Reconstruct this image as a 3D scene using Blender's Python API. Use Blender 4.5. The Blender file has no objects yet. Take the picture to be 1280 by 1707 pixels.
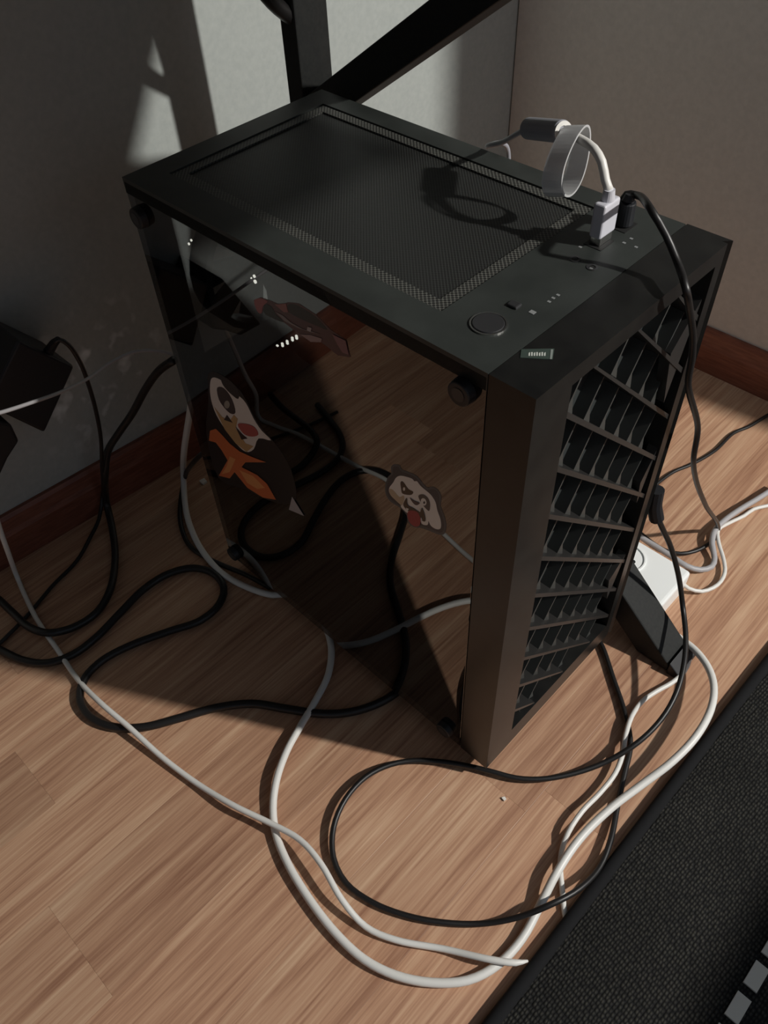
import bpy, math, random
from mathutils import Vector, Matrix, noise
random.seed(7)
PI = math.pi
S = bpy.context.scene
C = S.collection

# ------------------------------------------------------------------ camera
FPX = 1355.225
R = ((0.72076, 0.69223, -0.03636), (0.50169, -0.55755, -0.66143), (-0.47814, 0.45849, -0.74913))
CAM = Vector((0.540585, -0.274131, 0.733905))
RM = Matrix(R)
cd = bpy.data.cameras.new('camera')
cd.sensor_fit = 'HORIZONTAL'; cd.sensor_width = 36.0; cd.lens = FPX / 1280 * 36.0
cd.clip_start = 0.01
cam = bpy.data.objects.new('camera', cd); C.objects.link(cam)
rx, ry, rz = [Vector(r) for r in R]
M4 = Matrix(((rx.x, -ry.x, -rz.x, CAM.x), (rx.y, -ry.y, -rz.y, CAM.y), (rx.z, -ry.z, -rz.z, CAM.z), (0, 0, 0, 1)))
cam.matrix_world = M4
S.camera = cam

# ------------------------------------------------------------------ light
W = bpy.data.worlds.new('world'); S.world = W; W.use_nodes = True
bg = W.node_tree.nodes['Background']; bg.inputs[0].default_value = (0.75, 0.85, 1.0, 1); bg.inputs[1].default_value = 0.02
LAMP = Vector((1.80, 0.80, 1.56))
ld = bpy.data.lights.new('room_lamp_light', 'POINT'); ld.energy = 168; ld.color = (1.0, 0.965, 0.905); ld.shadow_soft_size = 0.032
lo = bpy.data.objects.new('room_lamp_light', ld); lo.location = LAMP; C.objects.link(lo)
vs = S.view_settings
vs.view_transform = 'Standard'; vs.look = 'None'; vs.gamma = 1; vs.use_curve_mapping = False; vs.exposure = 0.0

# ------------------------------------------------------------------ helpers
def ray(u, v):
    return rx * ((u - 640) / FPX) + ry * ((v - 853.5) / FPX) + rz
def on(u, v, ax, val):
    d = ray(u, v); i = 'xyz'.index(ax)
    return CAM + d * ((val - CAM[i]) / d[i])

def nmat(name, col, rough=0.5, metal=0.0, spec=0.5, **k):
    m = bpy.data.materials.new(name); m.use_nodes = True
    b = m.node_tree.nodes['Principled BSDF']
    b.inputs['Base Color'].default_value = (*col, 1); b.inputs['Roughness'].default_value = rough
    b.inputs['Metallic'].default_value = metal; b.inputs['Specular IOR Level'].default_value = spec
    for kk, vv in k.items():
        b.inputs[kk].default_value = vv
    return m
def N(m, t, **props):
    n = m.node_tree.nodes.new(t)
    for k, v in props.items():
        setattr(n, k, v)
    return n
def L(m, a, b):
    m.node_tree.links.new(a, b)
def add_noise(m, c1, c2, scale, detail=4, bump=0.0, stretch=(1, 1, 1), rough=None, dist=0.001):
    """colour variation between two colours on world-size noise, with optional bump"""
    b = m.node_tree.nodes['Principled BSDF']
    tc = N(m, 'ShaderNodeTexCoord'); mp = N(m, 'ShaderNodeMapping'); mp.inputs['Scale'].default_value = stretch
    L(m, tc.outputs['Object'], mp.inputs[0])
    n = N(m, 'ShaderNodeTexNoise'); n.inputs['Scale'].default_value = scale; n.inputs['Detail'].default_value = detail
    L(m, mp.outputs[0], n.inputs['Vector'])
    r = N(m, 'ShaderNodeValToRGB'); r.color_ramp.elements[0].color = (*c1, 1); r.color_ramp.elements[1].color = (*c2, 1)
    r.color_ramp.elements[0].position = 0.3; r.color_ramp.elements[1].position = 0.7
    L(m, n.outputs['Fac'], r.inputs[0]); L(m, r.outputs[0], b.inputs['Base Color'])
    if bump:
        bp = N(m, 'ShaderNodeBump'); bp.inputs['Strength'].default_value = bump; bp.inputs['Distance'].default_value = dist
        L(m, n.outputs['Fac'], bp.inputs['Height']); L(m, bp.outputs[0], b.inputs['Normal'])
    return n

class MB:
    def __init__(s): s.v = []; s.f = []
    def add(s, vs, fs):
        o = len(s.v); s.v += [tuple(p) for p in vs]; s.f += [tuple(i + o for i in f) for f in fs]; return s
    def box(s, a, b):
        x0, y0, z0 = a; x1, y1, z1 = b
        return s.add([(x0,y0,z0),(x1,y0,z0),(x1,y1,z0),(x0,y1,z0),(x0,y0,z1),(x1,y0,z1),(x1,y1,z1),(x0,y1,z1)],
                     [(0,3,2,1),(4,5,6,7),(0,1,5,4),(1,2,6,5),(2,3,7,6),(3,0,4,7)])
    def prism(s, pts, ext):
        n = len(pts); e = Vector(ext); p = [Vector(q) for q in pts]
        nrm = Vector((0, 0, 0))
        for i in range(n):
            nrm += p[i].cross(p[(i + 1) % n])
        if nrm.dot(e) > 0: p.reverse()
        vs = p + [q + e for q in p]
        return s.add(vs, [tuple(range(n)), tuple(range(2 * n - 1, n - 1, -1))] + [(i, i + n, (i + 1) % n + n, (i + 1) % n) for i in range(n)])
    def cyl(s, a, b, r0, r1=None, n=20):
        a = Vector(a); b = Vector(b); r1 = r0 if r1 is None else r1
        d = (b - a).normalized(); u = d.orthogonal().normalized(); w = d.cross(u)
        vs = [a + (u * math.cos(t) + w * math.sin(t)) * r0 for t in [2 * PI * i / n for i in range(n)]]
        vs += [b + (u * math.cos(t) + w * math.sin(t)) * r1 for t in [2 * PI * i / n for i in range(n)]]
        return s.add(vs, [tuple(range(n - 1, -1, -1)), tuple(range(n, 2 * n))] + [(i, (i + 1) % n, (i + 1) % n + n, i + n) for i in range(n)])
    def ring(s, c, d, ro, ri, h, n=28):
        c = Vector(c); d = Vector(d).normalized(); u = d.orthogonal().normalized(); w = d.cross(u); vs = []
        for (r, z) in ((ri, 0), (ro, 0), (ro, h), (ri, h)):
            vs += [c + d * z + (u * math.cos(2 * PI * i / n) + w * math.sin(2 * PI * i / n)) * r for i in range(n)]
        fs = []
        for k in range(4):
            k2 = (k + 1) % 4
            fs += [(k * n + i, k2 * n + i, k2 * n + (i + 1) % n, k * n + (i + 1) % n) for i in range(n)]
        return s.add(vs, fs)
    def tube(s, pts, r, n=10, cap=True):
        P = [Vector(p) for p in pts]; m = len(P); rr = r if isinstance(r, (list, tuple)) else [r] * m
        t0 = (P[1] - P[0]).normalized(); u = t0.orthogonal().normalized(); vs = []
        for i in range(m):
            t = (P[min(i + 1, m - 1)] - P[max(i - 1, 0)]).normalized()
            u = (u - t * u.dot(t)).normalized(); w = t.cross(u)
            vs += [P[i] + (u * math.cos(2 * PI * k / n) + w * math.sin(2 * PI * k / n)) * rr[i] for k in range(n)]
        fs = [(i * n + k, i * n + (k + 1) % n, (i + 1) * n + (k + 1) % n, (i + 1) * n + k) for i in range(m - 1) for k in range(n)]
        if cap: fs += [tuple(range(n - 1, -1, -1)), tuple(range((m - 1) * n, m * n))]
        return s.add(vs, fs)
    def build(s, name, mat, parent=None, origin=None, bevel=0, smooth=False, seg=2):
        off = Vector(origin) if origin is not None else Vector((0, 0, 0))
        if parent is not None: off = Vector(parent['_o']) if '_o' in parent else off
        me = bpy.data.meshes.new(name); me.from_pydata([tuple(Vector(p) - off) for p in s.v], [], s.f); me.update()
        o = bpy.data.objects.new(name, me); C.objects.link(o); me.materials.append(mat)
        if smooth:
            for p in me.polygons: p.use_smooth = True
        if bevel:
            b = o.modifiers.new('bevel', 'BEVEL'); b.width = bevel; b.segments = seg; b.limit_method = 'ANGLE'; b.angle_limit = 0.6
        if parent is not None:
            o.parent = parent; o['_o'] = tuple(off)
        else:
            o.location = off; o['_o'] = tuple(off)
        return o
def tag(o, label, cat, group=None, kind=None):
    if label: o['label'] = label
    if cat: o['category'] = cat
    if group: o['group'] = group
    if kind: o['kind'] = kind
    return o
def thing(name, label, cat, loc, group=None):
    o = bpy.data.objects.new(name, None); C.objects.link(o); o.location = loc; o['_o'] = tuple(loc)
    o.empty_display_size = 0.05
    return tag(o, label, cat, group)
def struct(o): o['kind'] = 'structure'; return o
def spline(pts, step=0.006):
    P = [Vector(p) for p in pts]; out = []
    n = len(P)
    for i in range(n - 1):
        p0 = P[i - 1] if i else P[0] * 2 - P[1]; p1 = P[i]; p2 = P[i + 1]; p3 = P[i + 2] if i + 2 < n else P[-1] * 2 - P[-2]
        k = max(2, int((p2 - p1).length / step))
        # centripetal catmull-rom
        def tj(t, a, b): return t + max((b - a).length, 1e-5) ** 0.5
        t0 = 0; t1 = tj(t0, p0, p1); t2 = tj(t1, p1, p2); t3 = tj(t2, p2, p3)
        for j in range(k):
            t = t1 + (t2 - t1) * j / k
            a1 = p0 * ((t1 - t) / (t1 - t0)) + p1 * ((t - t0) / (t1 - t0)); a2 = p1 * ((t2 - t) / (t2 - t1)) + p2 * ((t - t1) / (t2 - t1))
            a3 = p2 * ((t3 - t) / (t3 - t2)) + p3 * ((t - t2) / (t3 - t2))
            b1 = a1 * ((t2 - t) / (t2 - t0)) + a2 * ((t - t0) / (t2 - t0)); b2 = a2 * ((t3 - t) / (t3 - t1)) + a3 * ((t - t1) / (t3 - t1))
            out.append(b1 * ((t2 - t) / (t2 - t1)) + b2 * ((t - t1) / (t2 - t1)))
    out.append(P[-1]); return out

# ------------------------------------------------------------------ materials
def wood_floor():
    m = nmat('laminate_wood', (0.4, 0.23, 0.14), 0.42, spec=0.4)
    b = m.node_tree.nodes['Principled BSDF']
    g = N(m, 'ShaderNodeNewGeometry'); oi = N(m, 'ShaderNodeObjectInfo')
    add = N(m, 'ShaderNodeVectorMath', operation='SCALE'); add.inputs[0].default_value = (3.1, 7.7, 1.3)
    L(m, oi.outputs['Random'], add.inputs['Scale'])
    a2 = N(m, 'ShaderNodeVectorMath', operation='ADD'); L(m, g.outputs['Position'], a2.inputs[0]); L(m, add.outputs[0], a2.inputs[1])
    def noi(sc, st, det, dist=0.0):
        mp = N(m, 'ShaderNodeMapping'); mp.inputs['Scale'].default_value = st; L(m, a2.outputs[0], mp.inputs[0])
        n = N(m, 'ShaderNodeTexNoise'); n.inputs['Scale'].default_value = sc; n.inputs['Detail'].default_value = det
        n.inputs['Distortion'].default_value = dist; L(m, mp.outputs[0], n.inputs['Vector']); return n
    fine = noi(1.0, (520, 11, 1), 5, 0.3); mid = noi(1.0, (110, 4.5, 1), 4, 0.8); big = noi(1.0, (22, 3.0, 1), 3, 0.5)
    mx = N(m, 'ShaderNodeMath', operation='MULTIPLY_ADD'); mx.inputs[1].default_value = 0.38; L(m, fine.outputs['Fac'], mx.inputs[0])
    m2 = N(m, 'ShaderNodeMath', operation='MULTIPLY'); m2.inputs[1].default_value = 0.4; L(m, mid.outputs['Fac'], m2.inputs[0]); L(m, m2.outputs[0], mx.inputs[2])
    m3 = N(m, 'ShaderNodeMath', operation='MULTIPLY_ADD'); m3.inputs[1].default_value = 0.22; L(m, big.outputs['Fac'], m3.inputs[0]); L(m, mx.outputs[0], m3.inputs[2])
    r = N(m, 'ShaderNodeValToRGB'); e = r.color_ramp.elements
    e[0].position = 0.37; e[0].color = (0.34, 0.172, 0.105, 1); e[1].position = 0.65; e[1].color = (0.70, 0.465, 0.305, 1)
    x = e.new(0.5); x.color = (0.53, 0.305, 0.19, 1)
    L(m, m3.outputs[0], r.inputs[0])
    hv = N(m, 'ShaderNodeHueSaturation'); L(m, r.outputs[0], hv.inputs['Color'])
    mr = N(m, 'ShaderNodeMapRange'); mr.inputs[3].default_value = 0.84; mr.inputs[4].default_value = 1.08; L(m, oi.outputs['Random'], mr.inputs[0]); L(m, mr.outputs[0], hv.inputs['Value'])
    L(m, hv.outputs[0], b.inputs['Base Color'])
    bp = N(m, 'ShaderNodeBump'); bp.inputs['Strength'].default_value = 0.25; bp.inputs['Distance'].default_value = 0.0004
    L(m, fine.outputs['Fac'], bp.inputs['Height']); L(m, bp.outputs[0], b.inputs['Normal'])
    return m
M = {}
M['floor'] = wood_floor()
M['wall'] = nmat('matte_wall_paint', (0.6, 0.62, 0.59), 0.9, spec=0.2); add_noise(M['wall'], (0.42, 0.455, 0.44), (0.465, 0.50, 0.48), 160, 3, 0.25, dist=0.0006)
M['wallr'] = nmat('cream_wall_paint', (0.56, 0.53, 0.5), 0.9, spec=0.2); add_noise(M['wallr'], (0.62, 0.59, 0.555), (0.68, 0.645, 0.605), 160, 3, 0.25, dist=0.0006)
M['room'] = nmat('room_paint', (0.14, 0.168, 0.21), 0.9, spec=0.2)
M['skirt'] = nmat('red_brown_skirting', (0.2, 0.07, 0.04), 0.45); add_noise(M['skirt'], (0.17, 0.052, 0.03), (0.28, 0.10, 0.06), 6, 5, 0.1, (6, 6, 60))
M['case'] = nmat('black_textured_steel', (0.028, 0.032, 0.03), 0.5); add_noise(M['case'], (0.024, 0.028, 0.026), (0.036, 0.041, 0.038), 40, 4, 0.0)
M['front'] = nmat('black_brushed_plastic', (0.012, 0.012, 0.012), 0.32, spec=0.35); add_noise(M['front'], (0.009, 0.009, 0.009), (0.015, 0.015, 0.014), 60, 4, 0.0)
M['rib'] = nmat('grille_plastic', (0.028, 0.027, 0.026), 0.35)
M['blade'] = nmat('grille_blade_plastic', (0.055, 0.057, 0.054), 0.4)
M['deep'] = nmat('dark_inner_mesh', (0.03, 0.035, 0.035), 0.6)
M['steel'] = nmat('black_powder_coat', (0.018, 0.019, 0.02), 0.6, spec=0.3); add_noise(M['steel'], (0.012, 0.013, 0.013), (0.018, 0.019, 0.018), 300, 3, 0.15, dist=0.0003)
M['blackcable'] = nmat('black_pvc_cable', (0.012, 0.011, 0.011), 0.42)
M['whitecable'] = nmat('white_pvc_cable', (0.78, 0.77, 0.73), 0.4)
M['greycable'] = nmat('grey_pvc_cable', (0.42, 0.41, 0.42), 0.45)
M['plug'] = nmat('white_plug_plastic', (0.62, 0.62, 0.68), 0.4)
M['ferrite'] = nmat('grey_ferrite_plastic', (0.36, 0.37, 0.41), 0.45)
M['strip'] = nmat('white_strip_plastic', (0.93, 0.95, 0.94), 0.35)
M['hole'] = nmat('black_hole', (0.01, 0.01, 0.01), 0.7)
M['grey'] = nmat('grey_mark_print', (0.25, 0.26, 0.26), 0.5)
M['adapter'] = nmat('black_adapter_plastic', (0.012, 0.013, 0.016), 0.5)
M['chrome'] = nmat('bright_steel', (0.7, 0.7, 0.68), 0.25, 1.0)
M['board'] = nmat('motherboard', (0.012, 0.013, 0.013), 0.5)
M['comp'] = nmat('dark_component', (0.03, 0.03, 0.032), 0.4)
M['inner'] = nmat('case_inner_steel', (0.012, 0.012, 0.013), 0.6)
M['desk'] = nmat('desk_laminate', (0.05, 0.045, 0.042), 0.5); add_noise(M['desk'], (0.04, 0.035, 0.032), (0.07, 0.06, 0.055), 5, 5, 0, (1, 20, 1))
M['chairfab'] = nmat('chair_fabric', (0.02, 0.02, 0.022), 0.9)
M['led'] = nmat('led_diode', (0.9, 0.9, 0.8), 0.4, **{'Emission Color': (1, 0.98, 0.85, 1), 'Emission Strength': 3.5})
M['band'] = nmat('translucent_silicone', (0.8, 0.81, 0.82), 0.4, **{'Transmission Weight': 0.45, 'IOR': 1.2})
M['weave'] = nmat('black_woven_mesh', (0.02, 0.02, 0.02), 0.8, spec=0.2)
M['binding'] = nmat('black_binding_tape', (0.011, 0.011, 0.012), 0.9, spec=0.2)
M['dash'] = nmat('grey_dash_yarn', (0.6, 0.58, 0.52), 0.8)
M['speck'] = nmat('pale_crumb', (0.8, 0.78, 0.72), 0.5)

def glass():
    m = bpy.data.materials.new('tinted_tempered_glass'); m.use_nodes = True; nt = m.node_tree
    nt.nodes.remove(nt.nodes['Principled BSDF']); out = nt.nodes['Material Output']
    tr = N(m, 'ShaderNodeBsdfTransparent'); tr.inputs[0].default_value = (0.2, 0.205, 0.21, 1)
    gl = N(m, 'ShaderNodeBsdfGlossy'); gl.inputs['Roughness'].default_value = 0.012; gl.inputs[0].default_value = (1, 1, 1, 1)
    fr = N(m, 'ShaderNodeFresnel'); fr.inputs[0].default_value = 1.85     # both faces of the pane reflect together
    mx = N(m, 'ShaderNodeMixShader'); L(m, fr.outputs[0], mx.inputs[0]); L(m, tr.outputs[0], mx.inputs[1]); L(m, gl.outputs[0], mx.inputs[2])
    ge = N(m, 'ShaderNodeNewGeometry'); t2 = N(m, 'ShaderNodeBsdfTransparent'); m2 = N(m, 'ShaderNodeMixShader')
    L(m, ge.outputs['Backfacing'], m2.inputs[0]); L(m, mx.outputs[0], m2.inputs[1]); L(m, t2.outputs[0], m2.inputs[2])
    L(m, m2.outputs[0], out.inputs[0]); return m
M['glass'] = glass()

def perforated(name, pitch, base, hole, size=0.36, rough=0.5):
    m = nmat(name, base, rough)
    b = m.node_tree.nodes['Principled BSDF']
    g = N(m, 'ShaderNodeTexCoord'); mp = N(m, 'ShaderNodeMapping'); mp.inputs['Scale'].default_value = (1 / pitch, 1 / pitch, 0)
    mp.inputs['Rotation'].default_value = (0, 0, PI / 4)
    L(m, g.outputs['Object'], mp.inputs[0])
    v = N(m, 'ShaderNodeTexVoronoi'); v.inputs['Randomness'].default_value = 0.0; v.inputs['Scale'].default_value = 1.0
    L(m, mp.outputs[0], v.inputs['Vector'])
    r = N(m, 'ShaderNodeValToRGB'); e = r.color_ramp.elements; e[0].position = size; e[0].color = (*hole, 1); e[1].position = size + 0.1; e[1].color = (*base, 1)
    L(m, v.outputs['Distance'], r.inputs[0]); L(m, r.outputs[0], b.inputs['Base Color'])
    bp = N(m, 'ShaderNodeBump'); bp.inputs['Strength'].default_value = 0.6; bp.inputs['Distance'].default_value = 0.0005
    L(m, r.outputs[0], bp.inputs['Height']); L(m, bp.outputs[0], b.inputs['Normal'])
    return m
M['filter'] = perforated('dust_filter_mesh', 0.0019, (0.045, 0.048, 0.045), (0.006, 0.006, 0.006), 0.38)
M['filteredge'] = perforated('dust_filter_border', 0.0023, (0.14, 0.143, 0.128), (0.015, 0.015, 0.014), 0.40)

def weave():
    m = M['weave']; b = m.node_tree.nodes['Principled BSDF']
    g = N(m, 'ShaderNodeTexCoord'); mp = N(m, 'ShaderNodeMapping'); mp.inputs['Scale'].default_value = (380, 250, 0); mp.inputs['Rotation'].default_value = (0, 0, 0.12)
    L(m, g.outputs['Object'], mp.inputs[0])
    v = N(m, 'ShaderNodeTexVoronoi'); v.inputs['Randomness'].default_value = 0.35; v.inputs['Scale'].default_value = 1.0; L(m, mp.outputs[0], v.inputs['Vector'])
    r = N(m, 'ShaderNodeValToRGB'); e = r.color_ramp.elements
    e[0].position = 0.12; e[0].color = (0.045, 0.043, 0.036, 1); e[1].position = 0.5; e[1].color = (0.008, 0.008, 0.008, 1)
    L(m, v.outputs['Distance'], r.inputs[0])
    n = N(m, 'ShaderNodeTexNoise'); n.inputs['Scale'].default_value = 25; L(m, g.outputs['Object'], n.inputs['Vector'])
    hs = N(m, 'ShaderNodeHueSaturation'); L(m, r.outputs[0], hs.inputs['Color'])
    mr = N(m, 'ShaderNodeMapRange'); mr.inputs[3].default_value = 0.5; mr.inputs[4].default_value = 1.4; L(m, n.outputs['Fac'], mr.inputs[0]); L(m, mr.outputs[0], hs.inputs['Value'])
    L(m, hs.outputs[0], b.inputs['Base Color'])
    bp = N(m, 'ShaderNodeBump'); bp.inputs['Strength'].default_value = 1.0; bp.inputs['Distance'].default_value = 0.0015; bp.invert = True
    L(m, v.outputs['Distance'], bp.inputs['Height']); L(m, bp.outputs[0], b.inputs['Normal'])
weave()

# leaked LED light painted pale into the left wall colour, beside the adapter cable
def led_glow():
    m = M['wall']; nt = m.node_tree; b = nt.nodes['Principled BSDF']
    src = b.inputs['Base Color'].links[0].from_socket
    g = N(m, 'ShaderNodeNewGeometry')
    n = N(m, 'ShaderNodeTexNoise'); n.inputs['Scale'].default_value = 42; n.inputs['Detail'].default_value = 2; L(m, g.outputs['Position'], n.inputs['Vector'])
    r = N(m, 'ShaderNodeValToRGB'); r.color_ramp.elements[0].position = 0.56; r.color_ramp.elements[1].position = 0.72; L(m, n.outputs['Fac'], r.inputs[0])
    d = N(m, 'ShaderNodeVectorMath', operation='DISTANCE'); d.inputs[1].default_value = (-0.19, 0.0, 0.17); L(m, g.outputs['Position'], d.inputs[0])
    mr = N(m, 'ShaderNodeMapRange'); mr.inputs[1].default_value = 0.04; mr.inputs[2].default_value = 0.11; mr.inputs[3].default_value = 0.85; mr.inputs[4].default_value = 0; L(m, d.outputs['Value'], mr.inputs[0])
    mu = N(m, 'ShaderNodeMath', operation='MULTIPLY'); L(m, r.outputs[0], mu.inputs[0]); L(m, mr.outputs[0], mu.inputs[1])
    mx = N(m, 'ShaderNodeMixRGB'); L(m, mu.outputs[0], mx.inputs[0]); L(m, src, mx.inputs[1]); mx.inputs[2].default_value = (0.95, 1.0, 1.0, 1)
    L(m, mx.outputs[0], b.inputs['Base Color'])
led_glow()

# ------------------------------------------------------------------ room shell
XW, YW = -0.194, 0.672        # left wall plane, right wall plane
XE = 0.82                    # free end of the right wall (the room opens beyond it)
WS = 0.064                   # the left wall runs a few degrees off square
def wx(y): return XW + WS * y
RX1, RY0, RY1, RZ = 3.0, -1.9, 2.2, 2.5
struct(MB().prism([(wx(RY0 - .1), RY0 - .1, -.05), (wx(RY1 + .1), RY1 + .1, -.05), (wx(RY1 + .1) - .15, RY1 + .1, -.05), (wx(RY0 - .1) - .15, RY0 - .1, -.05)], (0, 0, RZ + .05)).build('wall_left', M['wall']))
struct(MB().box((wx(YW) + .0022, YW, -0.05), (XE, YW + 0.12, RZ)).build('wall_right', M['wallr']))
struct(MB().box((XE - 0.1, YW + 0.12, -0.05), (XE, RY1, RZ)).build('wall_alcove', M['room']))
struct(MB().box((wx(RY1) + .001, RY1, -0.05), (RX1, RY1 + 0.1, RZ)).build('wall_far', M['room']))
struct(MB().box((RX1, RY0 - .1, -0.05), (RX1 + 0.1, RY1 + .1, RZ)).build('wall_back', M['room']))
struct(MB().box((wx(RY0) + .001, RY0 - 0.1, -0.05), (RX1, RY0, RZ)).build('wall_front', M['room']))
struct(MB().box((XW - .1, RY0 - .1, RZ), (RX1 + .1, RY1 + .1, RZ + 0.1)).build('ceiling', M['room']))
fl = thing('floor', None, None, (0, 0, 0)); fl['kind'] = 'structure'
sub = MB().box((XW - .14, RY0, -0.05), (RX1, RY1, -0.008)).build('subfloor', M['hole'], fl)
# laminate planks running along y, each a piece with its own edges
edges = [XW - .14, -0.26, -0.20, -0.13, -0.055, 0.02, 0.095, 0.17, 0.268, 0.343, 0.418, 0.493]
while edges[-1] < RX1: edges.append(edges[-1] + 0.078)
edges[-1] = RX1
seam_at = {7: -0.342, 10: 0.028, 11: -0.215, 5: 0.33, 9: -0.62}
for i in range(len(edges) - 1):
    x0, x1 = edges[i], edges[i + 1]
    ln = 0.62 if x0 < 0.9 else 1.1
    s0 = seam_at.get(i, random.uniform(-0.9, -0.4) + (0.0 if i % 2 else 0.31))
    y = s0
    while y > RY0: y -= ln
    while y < RY1:
        ya, yb = max(y, RY0), min(y + ln, RY1)
        if yb - ya > 0.01:
            g = 0.00004; c = 0.00018
            p = MB()
            p.add([(x0 + g, ya + g, -0.008), (x1 - g, ya + g, -0.008), (x1 - g, yb - g, -0.008), (x0 + g, yb - g, -0.008),
                   (x0 + g, ya + g, -c * .5), (x1 - g, ya + g, -c * .5), (x1 - g, yb - g, -c * .5), (x0 + g, yb - g, -c * .5),
                   (x0 + g + c, ya + g + c, 0), (x1 - g - c, ya + g + c, 0), (x1 - g - c, yb - g - c, 0), (x0 + g + c, yb - g - c, 0)],
                  [(0,3,2,1),(0,1,5,4),(1,2,6,5),(2,3,7,6),(3,0,4,7),(4,5,9,8),(5,6,10,9),(6,7,11,10),(7,4,8,11),(8,9,10,11)])
            p.build('plank', M['floor'], fl)
        y += ln
def skirting(name, a, b, nrm, h=0.072, t=0.018):
    a = Vector(a); b = Vector(b); n = Vector(nrm)
    prof = [(0, 0), (t, 0), (t, h * .62), (t * .82, h * .72), (t * .62, h * .93), (t * .4, h), (0, h)]
    struct(MB().prism([a + n * x + Vector((0, 0, z)) for x, z in prof], b - a).build(name, M['skirt']))
skirting('baseboard_left', (wx(RY0), RY0, 0), (wx(YW), YW, 0), (1, -WS, 0), 0.064, 0.012)
skirting('baseboard_right', (wx(YW) + 0.0125, YW, 0), (XE, YW, 0), (0, -1, 0), 0.062, 0.012)

# ------------------------------------------------------------------ computer tower
PL, PW, PZ0, PZ1 = 0.3706, 0.199, 0.02, 0.46
XS = 0.340                    # seam between body and front panel
tw = thing('computer_tower', 'black computer tower with a glass side and stickers, standing on the wood floor', 'computer', (0.185, 0.1, 0))
# top panel: rails round a recessed dust filter
fx0, fx1, fy0, fy1 = 0.022, 0.284, 0.026, 0.180
tp = MB()
tp.box((0, 0, PZ1 - 0.012), (XS - .0006, fy0, PZ1)); tp.box((0, fy1, PZ1 - 0.012), (XS - .0006, PW, PZ1))
tp.box((0, fy0, PZ1 - 0.012), (fx0, fy1, PZ1)); tp.box((fx1, fy0, PZ1 - 0.012), (XS - .0006, fy1, PZ1))
top = tp.build('top_panel', M['case'], tw)
f = MB().box((fx0 + .0008, fy0 + .0008, PZ1 - .006), (fx1 - .0008, fy1 - .0008, PZ1 - 0.0022)).build('dust_filter', M['filter'], tw)
b = MB(); w = 0.0095; z0, z1 = PZ1 - .0021, PZ1 - .0009
b.box((fx0 + .001, fy0 + .001, z0), (fx1 - .001, fy0 + w, z1)); b.box((fx0 + .001, fy1 - w, z0), (fx1 - .001, fy1 - .001, z1))
b.box((fx0 + .001, fy0 + w, z0), (fx0 + w, fy1 - w, z1)); b.box((fx1 - w, fy0 + w, z0), (fx1 - .001, fy1 - w, z1))
b.build('filter_border', M['filteredge'], f)
# chassis: bottom, back, right side, pillars
MB().box((0, 0.005, PZ0), (XS - .0006, PW, PZ0 + 0.003)).build('bottom_panel', M['case'], tw)
MB().box((0.004, PW - 0.002, PZ0 + .003), (XS - .0006, PW, PZ1 - 0.0122)).build('side_panel', M['case'], tw)
bk = MB(); bk.box((0, 0.005, PZ0 + .003), (0.002, PW, 0.285)); bk.box((0, 0.16, 0.285), (0.002, PW, PZ1 - .0122)); bk.box((0, 0.005, 0.43), (0.002, .16, PZ1 - .0122)); bk.box((0, 0.005, 0.285), (0.002, 0.03, .43))
bk.build('back_panel', M['inner'], tw)
for xa, xb in ((0.003, 0.012), (XS - .02, XS - .001)):
    MB().box((xa, 0.0045, PZ0 + .003), (xb, 0.013, PZ1 - .0122)).build('pillar', M['inner'], tw)
for x in (0.035, 0.30):
    for y in (0.03, 0.165):
        MB().cyl((x, y, 0), (x, y, PZ0), 0.013, 0.015).build('foot', M['adapter'], tw)
# inside
MB().box((0.012, 0.014, PZ0 + .003), (XS - .022, PW - .003, 0.115)).build('power_supply_shroud', M['inner'], tw)
mb_ = MB().box((0.012, PW - 0.012, 0.15), (0.25, PW - .009, 0.435)).build('motherboard', M['board'], tw)
MB().box((0.02, PW - .04, 0.36), (0.04, PW - .012, 0.43)).box((0.05, PW - .03, 0.42), (0.15, PW - .012, 0.43)).build('heatsink', M['comp'], mb_)
for k in range(4):
    MB().box((0.165 + k * .009, PW - .045, 0.29), (0.168 + k * .009, PW - .012, 0.425)).build('memory_module', M['comp'], mb_)
MB().box((0.012, 0.062, 0.215), (0.235, PW - .013, 0.252)).build('graphics_card', M['comp'], tw)
MB().cyl((0.10, 0.07, 0.345), (0.10, PW - .02, 0.345), 0.045).build('cpu_cooler', M['comp'], tw)
fan = MB().ring((0.003, 0.095, 0.357), (1, 0, 0), 0.062, 0.056, 0.022)
fan.cyl((0.008, 0.095, 0.357), (0.02, 0.095, 0.357), 0.02)
for k in range(9):
    a = 2 * PI * k / 9; d = Vector((0, math.cos(a), math.sin(a))); p = Vector((0, -math.sin(a), math.cos(a))); c = Vector((0.006, 0.095, 0.357))
    fan.prism([c + d * .019, c + d * .054 + p * .004, c + d * .053 + p * .022 + Vector((.012, 0, 0)), c + d * .019 + p * .010 + Vector((.012, 0, 0))], (0.0012, 0, 0))
fan.build('rear_fan', M['comp'], tw)
for k, (u, v) in enumerate([(461, 577), (469.5, 575.5), (477.5, 571.5), (486, 566), (493, 563)]):
    c = on(u, v, 'y', 0.060); h = 0.0006 if k == 0 else 0.0018
    MB().box((c.x - .0009, 0.0602, c.z - h), (c.x + .0009, 0.0616, c.z + h)).build('indicator_led', M['led'], tw)
for (u, v, r) in [(318, 401, .0010), (314, 407, .0011), (326, 409, .0009), (337, 411, .0010), (423, 461, .0013), (424.5, 470, .0016), (418, 464, .0006)]:
    c = on(u, v, 'y', 0.05)
    MB().cyl((c.x, 0.05, c.z), (c.x, .051, c.z), r, r, 10).build('indicator_led', M['led'], tw)
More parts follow.
